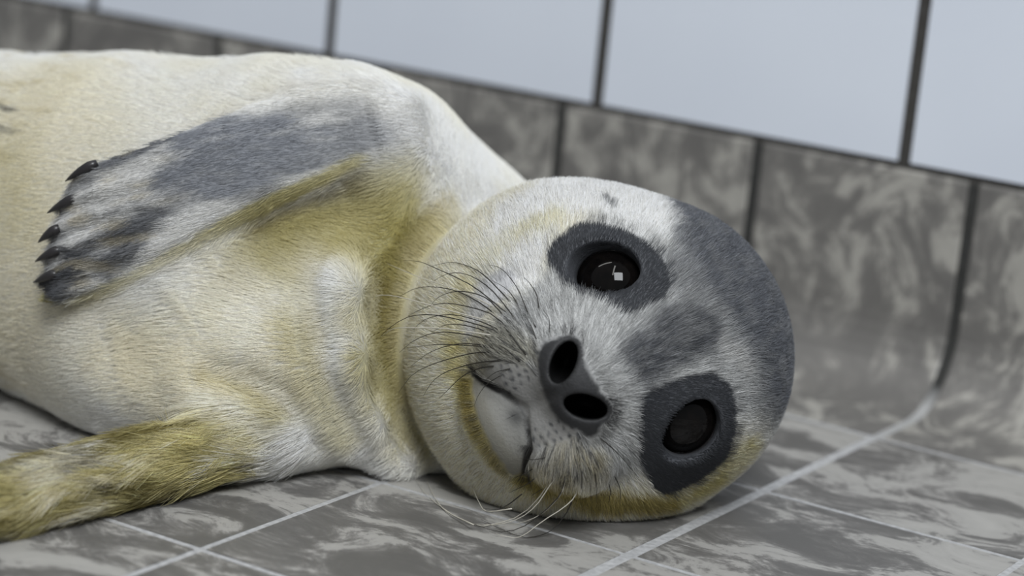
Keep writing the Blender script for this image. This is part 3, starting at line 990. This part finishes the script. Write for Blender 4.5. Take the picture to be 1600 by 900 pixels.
# ------------------------------------------------------------------ the seal: meshes
XS = axis((-0.32, 0.18, 0.005), (0.18, 0.385, 0.0022), (0.385, 0.52, 0.0009), (0.52, 0.54, .003))
YS = axis((-0.50, -0.345, 0.003), (-0.345, -0.305, 0.002), (-0.305, -0.14, 0.0009), (-0.14, -0.08, 0.0022))
ZS = axis((-0.004, 0.125, 0.0010), (0.125, 0.15, 0.0025))
pos, quads = surface_nets(seal_sdf, XS, YS, ZS)
g = chunked(lambda P: gradient(seal_sdf, P), pos)
dd = chunked(seal_sdf, pos)
pos -= np.clip(dd, -0.001, 0.001)[:, None] * g / np.maximum((g * g).sum(1), 0.3)[:, None]

seal = bpy.data.objects.new('seal_pup', None)
COL.objects.link(seal)
seal.empty_display_size = 0.05
BASE = np.array([0.36, -0.24, 0.0])
seal.location = BASE
seal['label'] = 'white and grey seal pup with yellow stains lying on its side on the tiles'
seal['category'] = 'seal'

COAT, nt, b = new_mat('seal_skin', 0.62, 0.3)
ca = nt.nodes.new('ShaderNodeAttribute')
ca.attribute_name = 'coat'
nz = node(nt, 'ShaderNodeTexNoise', Scale=900.0, Detail=3.0)
nt.links.new(nt.nodes.new('ShaderNodeTexCoord').outputs['Object'], nz.inputs['Vector'])
bp = node(nt, 'ShaderNodeBump', Strength=0.35, Distance=0.0006)
nt.links.new(nz.outputs['Fac'], bp.inputs['Height'])
nt.links.new(bp.outputs[0], b.inputs['Normal'])
nt.links.new(ca.outputs['Color'], b.inputs['Base Color'])

Rv = chunked(regions, pos)
colors = paint(pos, Rv)
me = bpy.data.meshes.new('body')
me.from_pydata((pos - BASE).tolist(), [], quads.tolist())
me.update()
me.polygons.foreach_set('use_smooth', [True] * len(me.polygons))
at_ = me.attributes.new('coat', 'FLOAT_COLOR', 'POINT')
_b, _p, _c = bare_skin(pos)
skin = colors * (0.60 + 0.40 * np.maximum(np.maximum(_b, _p), _c))[:, None]   # darker under the fur: the skin's own tone, and the fur's shade painted in
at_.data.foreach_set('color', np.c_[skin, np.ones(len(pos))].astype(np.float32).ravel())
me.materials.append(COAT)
body = bpy.data.objects.new('body', me)
COL.objects.link(body)
body.parent = seal

# ---- fur: short strands that follow the body, as hair curves
rng = np.random.default_rng(5)
tris = np.concatenate([quads[:, [0, 1, 2]], quads[:, [0, 2, 3]]])
ta, tb, tc_ = pos[tris[:, 0]], pos[tris[:, 1]], pos[tris[:, 2]]
nrm = np.cross(tb - ta, tc_ - ta)
area = np.linalg.norm(nrm, axis=1) * 0.5
nrm /= np.maximum(area * 2, 1e-12)[:, None]
cen = (ta + tb + tc_) / 3
Rc = Rv[tris[:, 0]]
dens = Rc @ np.array([3.8e6, 3.6e6, 4.2e6, 6.5e6])
facing = ((CAM - cen) * nrm).sum(1) > -0.15 * np.linalg.norm(CAM - cen, axis=1)
dens = np.where(facing, dens, dens * 0.22)
dens = np.where(cen[:, 0] < 0.16, dens * 0.25, dens)
dens = np.where(cen[:, 2] < 0.0012, 0, dens)
n_exp = dens * area
cum = np.cumsum(n_exp)
N = int(cum[-1])
pick = np.searchsorted(cum, (np.arange(N) + rng.random(N)) / N * cum[-1])
pick = np.clip(pick, 0, len(tris) - 1)
r1, r2 = np.sqrt(rng.random(N)), rng.random(N)
root = ta[pick] * (1 - r1)[:, None] + tb[pick] * (r1 * (1 - r2))[:, None] + tc_[pick] * (r1 * r2)[:, None]
bary = np.stack([1 - r1, r1 * (1 - r2), r1 * r2], 1)


def spread(A):
    return sum(A[tris[pick, k]] * bary[:, k:k + 1] for k in range(3))


nr = spread(g)
nr /= np.linalg.norm(nr, axis=1, keepdims=True) + 1e-9
R = spread(Rv)
vcol = spread(colors)
bare, patch, cheek = bare_skin(root)
keep = (rng.random(N) > bare * 0.97)
root, nr, R, bare, patch, cheek, vcol = (a[keep] for a in (root, nr, R, bare, patch, cheek, vcol))
N = len(root)
# direction the coat lies in
hx = root - hl(0, -29, 66)
hx /= np.linalg.norm(hx, axis=1, keepdims=True)
arm_dir = unit(ARM_LOW[0][20] - ARM_LOW[0][8])
flow = R[:, 0:1] * np.array([-0.95, -0.05, -0.25]) + R[:, 1:2] * F_U + R[:, 2:3] * arm_dir + R[:, 3:4] * hx
hv = np.stack([vnoise(root, 0.010, 60 + k, 2) for k in range(3)], 1) - 0.5
hf = np.stack([vnoise(root, 0.0028, 70 + k, 2) for k in range(3)], 1) - 0.5
S_ = root - np.outer(root @ arm_dir, arm_dir) * 0.88
sel = R[:, 2] > 0.3
hf[sel] = np.stack([vnoise(S_[sel], 0.0034, 80 + k, 2) for k in range(3)], 1) - 0.5
amt_lo = R @ np.array([0.22, 0.4, 0.65, 0.40])
amt_hi = R @ np.array([0.08, 0.4, 1.25, 0.50])
flow = flow + hv * amt_lo[:, None] + hf * amt_hi[:, None] + rng.normal(0, 0.10, (N, 3))
flow -= nr * (flow * nr).sum(1, keepdims=True)
flow /= np.linalg.norm(flow, axis=1, keepdims=True) + 1e-9
length = R @ np.array([0.0056, 0.0042, 0.0150, 0.0050])
H = to_head(root)
length = length + R[:, 3] * 0.0030 * sstep(36, 14, H[:, 2]) * sstep(0, -15, H[:, 1])
length = np.where(patch > 0.5, 0.0019, length)
length = np.where(cheek > 0.5, 0.0022, length)
length = np.where(bare > 0.5, 0.0008, length)
length *= 0.7 + 0.6 * rng.random(N)
lift = (R @ np.array([0.13, 0.18, 0.20, 0.22])) * (0.6 + 0.8 * rng.random(N))
lift = np.where(patch > 0.5, 0.34, lift)
K = 4
pts = np.zeros((N, K, 3), np.float32)
for k in range(K):
    t = k / (K - 1)
    up = lift * (t - 0.45 * t * t)
    pts[:, k] = root - nr * (0.0003 - 0.0002 * R[:, 3])[:, None] + flow * (length * t)[:, None] + nr * (length * up)[:, None]
# strands that would dive into a hollow are laid on the skin beyond it
tip = pts[:, -1].astype(float)
st = chunked(seal_sdf, tip)
low_ = np.nonzero((st < -0.0001) & (R[:, 3] < 0.25))[0]
gq = chunked(lambda P: gradient(seal_sdf, P), tip[low_])
gq /= np.linalg.norm(gq, axis=1, keepdims=True) + 1e-9
for k in (1, 2, 3):
    Q = pts[low_, k].astype(float)
    dq = st[low_] if k == 3 else chunked(seal_sdf, Q)
    push = np.maximum(0.0005 * k - dq, 0)
    pts[low_, k] = Q + gq * np.minimum(push, 0.004)[:, None]
print('strands lifted', len(low_))
pts[:, :, 2] = np.maximum(pts[:, :, 2], 0.0004)
fcol = vcol
fine = R[:, 3] > 0.3
fcol[fine] = paint(root[fine], R[fine])
val = np.exp(rng.normal(0, 1, N) * (R @ np.array([0.035, 0.15, 0.22, 0.24]))) * 1.03
dark = sstep(0.35, 0.12, vcol.mean(1)) * R[:, 3]
val *= np.exp(rng.normal(0, 0.22, N) * dark)
val = np.where(patch > 0.5, 0.9 + 0.2 * rng.random(N), val)
fcol = np.clip(fcol * val[:, None] * (1 + 0.14 * sstep(0.25, 0.6, fcol.mean(1)))[:, None], 0.003, 0.93)
hair = bpy.data.hair_curves.new('fur')
hair.add_curves([K] * N)
hair.position_data.foreach_set('vector', (pts - BASE.astype(np.float32)).ravel())
ra = hair.attributes.get('radius') or hair.attributes.new('radius', 'FLOAT', 'POINT')
thick = R @ np.array([0.000078, 0.000085, 0.000090, 0.000066])
prof = np.array([1.0, 0.9, 0.7, 0.25])
ra.data.foreach_set('value', (thick[:, None] * prof[None]).astype(np.float32).ravel())
fa = hair.attributes.new('coat', 'FLOAT_COLOR', 'CURVE')
fa.data.foreach_set('color', np.c_[fcol, np.ones(N)].astype(np.float32).ravel())
FUR, nt, b = new_mat('seal_fur', 0.55, 0.25)
ca = nt.nodes.new('ShaderNodeAttribute')
ca.attribute_name = 'coat'
nt.links.new(ca.outputs['Color'], b.inputs['Base Color'])
tr = nt.nodes.new('ShaderNodeBsdfTranslucent')
nt.links.new(ca.outputs['Color'], tr.inputs['Color'])
mixs = nt.nodes.new('ShaderNodeMixShader')
mixs.inputs[0].default_value = 0.38
nt.links.new(b.outputs[0], mixs.inputs[1])
nt.links.new(tr.outputs[0], mixs.inputs[2])
nt.links.new(mixs.outputs[0], nt.nodes['Material Output'].inputs['Surface'])
hair.materials.append(FUR)
fur = bpy.data.objects.new('fur', hair)
COL.objects.link(fur)
fur.parent = seal
fur['kind'] = 'stuff'
print('fur strands', N, 'body quads', len(quads))

# ---- eyes
EYE, nt, b = new_mat('wet_black_eye', 0.03, 0.2)
tc = nt.nodes.new('ShaderNodeTexCoord')
gr = node(nt, 'ShaderNodeTexNoise', Scale=300.0, Detail=2.0)
nt.links.new(tc.outputs['Object'], gr.inputs['Vector'])
nt.links.new(ramp(nt, gr.outputs['Fac'], [(0.35, (0.0025, 0.0022, 0.0022)), (0.75, (0.005, 0.004, 0.0035))]), b.inputs['Base Color'])
LID, nt, b = new_mat('wet_eyelid_rim', 0.25, 0.6)
gr = node(nt, 'ShaderNodeTexNoise', Scale=900.0, Detail=2.0)
nt.links.new(ramp(nt, gr.outputs['Fac'], [(0.3, (0.010, 0.009, 0.009)), (0.8, (0.028, 0.026, 0.027))]), b.inputs['Base Color'])


def tube(name, path, radii, sides, mat, parent, closed=False):
    path = np.asarray(path, float)
    n = len(path)
    verts, faces = [], []
    prev = None
    for i in range(n):
        a, c = (path[(i - 1) % n], path[(i + 1) % n]) if closed else (path[max(i - 1, 0)], path[min(i + 1, n - 1)])
        t = unit(c - a)
        if prev is None:
            prev = unit(np.cross(t, [0.3, 0.5, 0.81]))
        e1 = unit(prev - t * (prev @ t))
        e2 = np.cross(t, e1)
        prev = e1
        for s in range(sides):
            w = 2 * math.pi * s / sides
            verts.append(path[i] + radii[i] * (math.cos(w) * e1 + math.sin(w) * e2))
    for i in range(n if closed else n - 1):
        for s in range(sides):
            j, s2 = (i + 1) % n, (s + 1) % sides
            faces.append((i * sides + s, i * sides + s2, j * sides + s2, j * sides + s))
    if not closed:
        faces.append(tuple(range(sides - 1, -1, -1)))
        faces.append(tuple((n - 1) * sides + s for s in range(sides)))
    return mesh_obj(name, verts, faces, mat, parent, smooth=True)


for (c, ax), M in zip(EYES, EYE_M):
    bm = bmesh.new()
    bmesh.ops.create_uvsphere(bm, u_segments=48, v_segments=32, radius=EYE_R * 0.001)
    em = bpy.data.meshes.new('eye')
    bm.to_mesh(em)
    bm.free()
    em.polygons.foreach_set('use_smooth', [True] * len(em.polygons))
    em.materials.append(EYE)
    e = bpy.data.objects.new('eye', em)
    COL.objects.link(e)
    e.parent = seal
    e.location = hl(*c) - BASE
    e['label'] = 'large wet black eye'
    ring = []
    for k in range(40):
        w = 2 * math.pi * k / 40
        d = np.array([11.9 * math.cos(w), 9.7 * math.sin(w), 0])
        d[2] = math.sqrt(max((EYE_R + 0.35) ** 2 - d[0] ** 2 - d[1] ** 2, 1))
        ring.append(hl(*(c + d @ M)) - hl(*c))
    tube('eyelid', ring, [0.0007] * 40, 8, LID, e, closed=True)

# ---- claws of the upper flipper
CLAW, nt, b = new_mat('dark_claw', 0.35, 0.5)
gr = node(nt, 'ShaderNodeTexNoise', Scale=500.0, Detail=2.0)
nt.links.new(ramp(nt, gr.outputs['Fac'], [(0.3, (0.012, 0.011, 0.012)), (0.8, (0.035, 0.032, 0.033))]), b.inputs['Base Color'])


def flipper_point(u, v, lift_):
    """a point above the middle of the upper flipper"""
    w = 0.017 * math.sin(math.pi * min(max(u / (F_LEN * 1000), 0), 1)) + lift_
    return FA + (u * F_U + v * F_V) * 0.001 + w * F_N


for (u0, v0), (u1, v1) in CLAWS:
    path, rad_ = [], []
    for k in range(9):
        t = k / 8
        path.append(flipper_point(u0 + (u1 - u0) * t, v0 + (v1 - v0) * t, 0.0042 + 0.0016 * math.sin(math.pi * t) - 0.0030 * t) - BASE)
        rad_.append(0.0019 * min(1.0, 0.55 + 2 * t) * (1 - t ** 1.8) + 0.0002)
    tube('claw', path, rad_, 8, CLAW, seal)

# ---- whiskers
def catmull(P, n):
    P = np.asarray(P, float)
    Q = np.vstack([2 * P[0] - P[1], P, 2 * P[-1] - P[-2]])
    out = []
    m = len(P) - 1
    for i in range(n):
        x = i / (n - 1) * m
        k = min(int(x), m - 1)
        t = x - k
        a, b_, c_, d_ = Q[k], Q[k + 1], Q[k + 2], Q[k + 3]
        out.append(0.5 * (2 * b_ + (c_ - a) * t + (2 * a - 5 * b_ + 4 * c_ - d_) * t * t + (3 * b_ - a - 3 * c_ + d_) * t ** 3))
    return np.array(out)


WMAT = []
for nm, c0, c1 in (('dark_whisker', (0.010, 0.009, 0.008), (0.03, 0.026, 0.02)), ('pale_whisker', (0.42, 0.40, 0.33), (0.55, 0.52, 0.45))):
    m, nt, b = new_mat(nm, 0.4, 0.4)
    gr = node(nt, 'ShaderNodeTexNoise', Scale=200.0, Detail=2.0)
    nt.links.new(ramp(nt, gr.outputs['Fac'], [(0.3, c0), (0.7, c1)]), b.inputs['Base Color'])
    WMAT.append(m)
for pale, P in WHISKERS:
    P = np.array(P) * 0.001
    P[:, 2] = np.maximum(P[:, 2], 0.0006)
    C_ = catmull(P - BASE, 12)
    ln = np.linalg.norm(np.diff(C_, axis=0), axis=1).sum()
    r0 = 0.00024 if ln > 0.018 else 0.00017
    o = tube('whisker', C_, [r0 * (1 - 0.78 * (i / 11) ** 1.2) for i in range(12)], 5, WMAT[pale], seal)
    if pale:
        o['label'] = 'pale cream whisker'
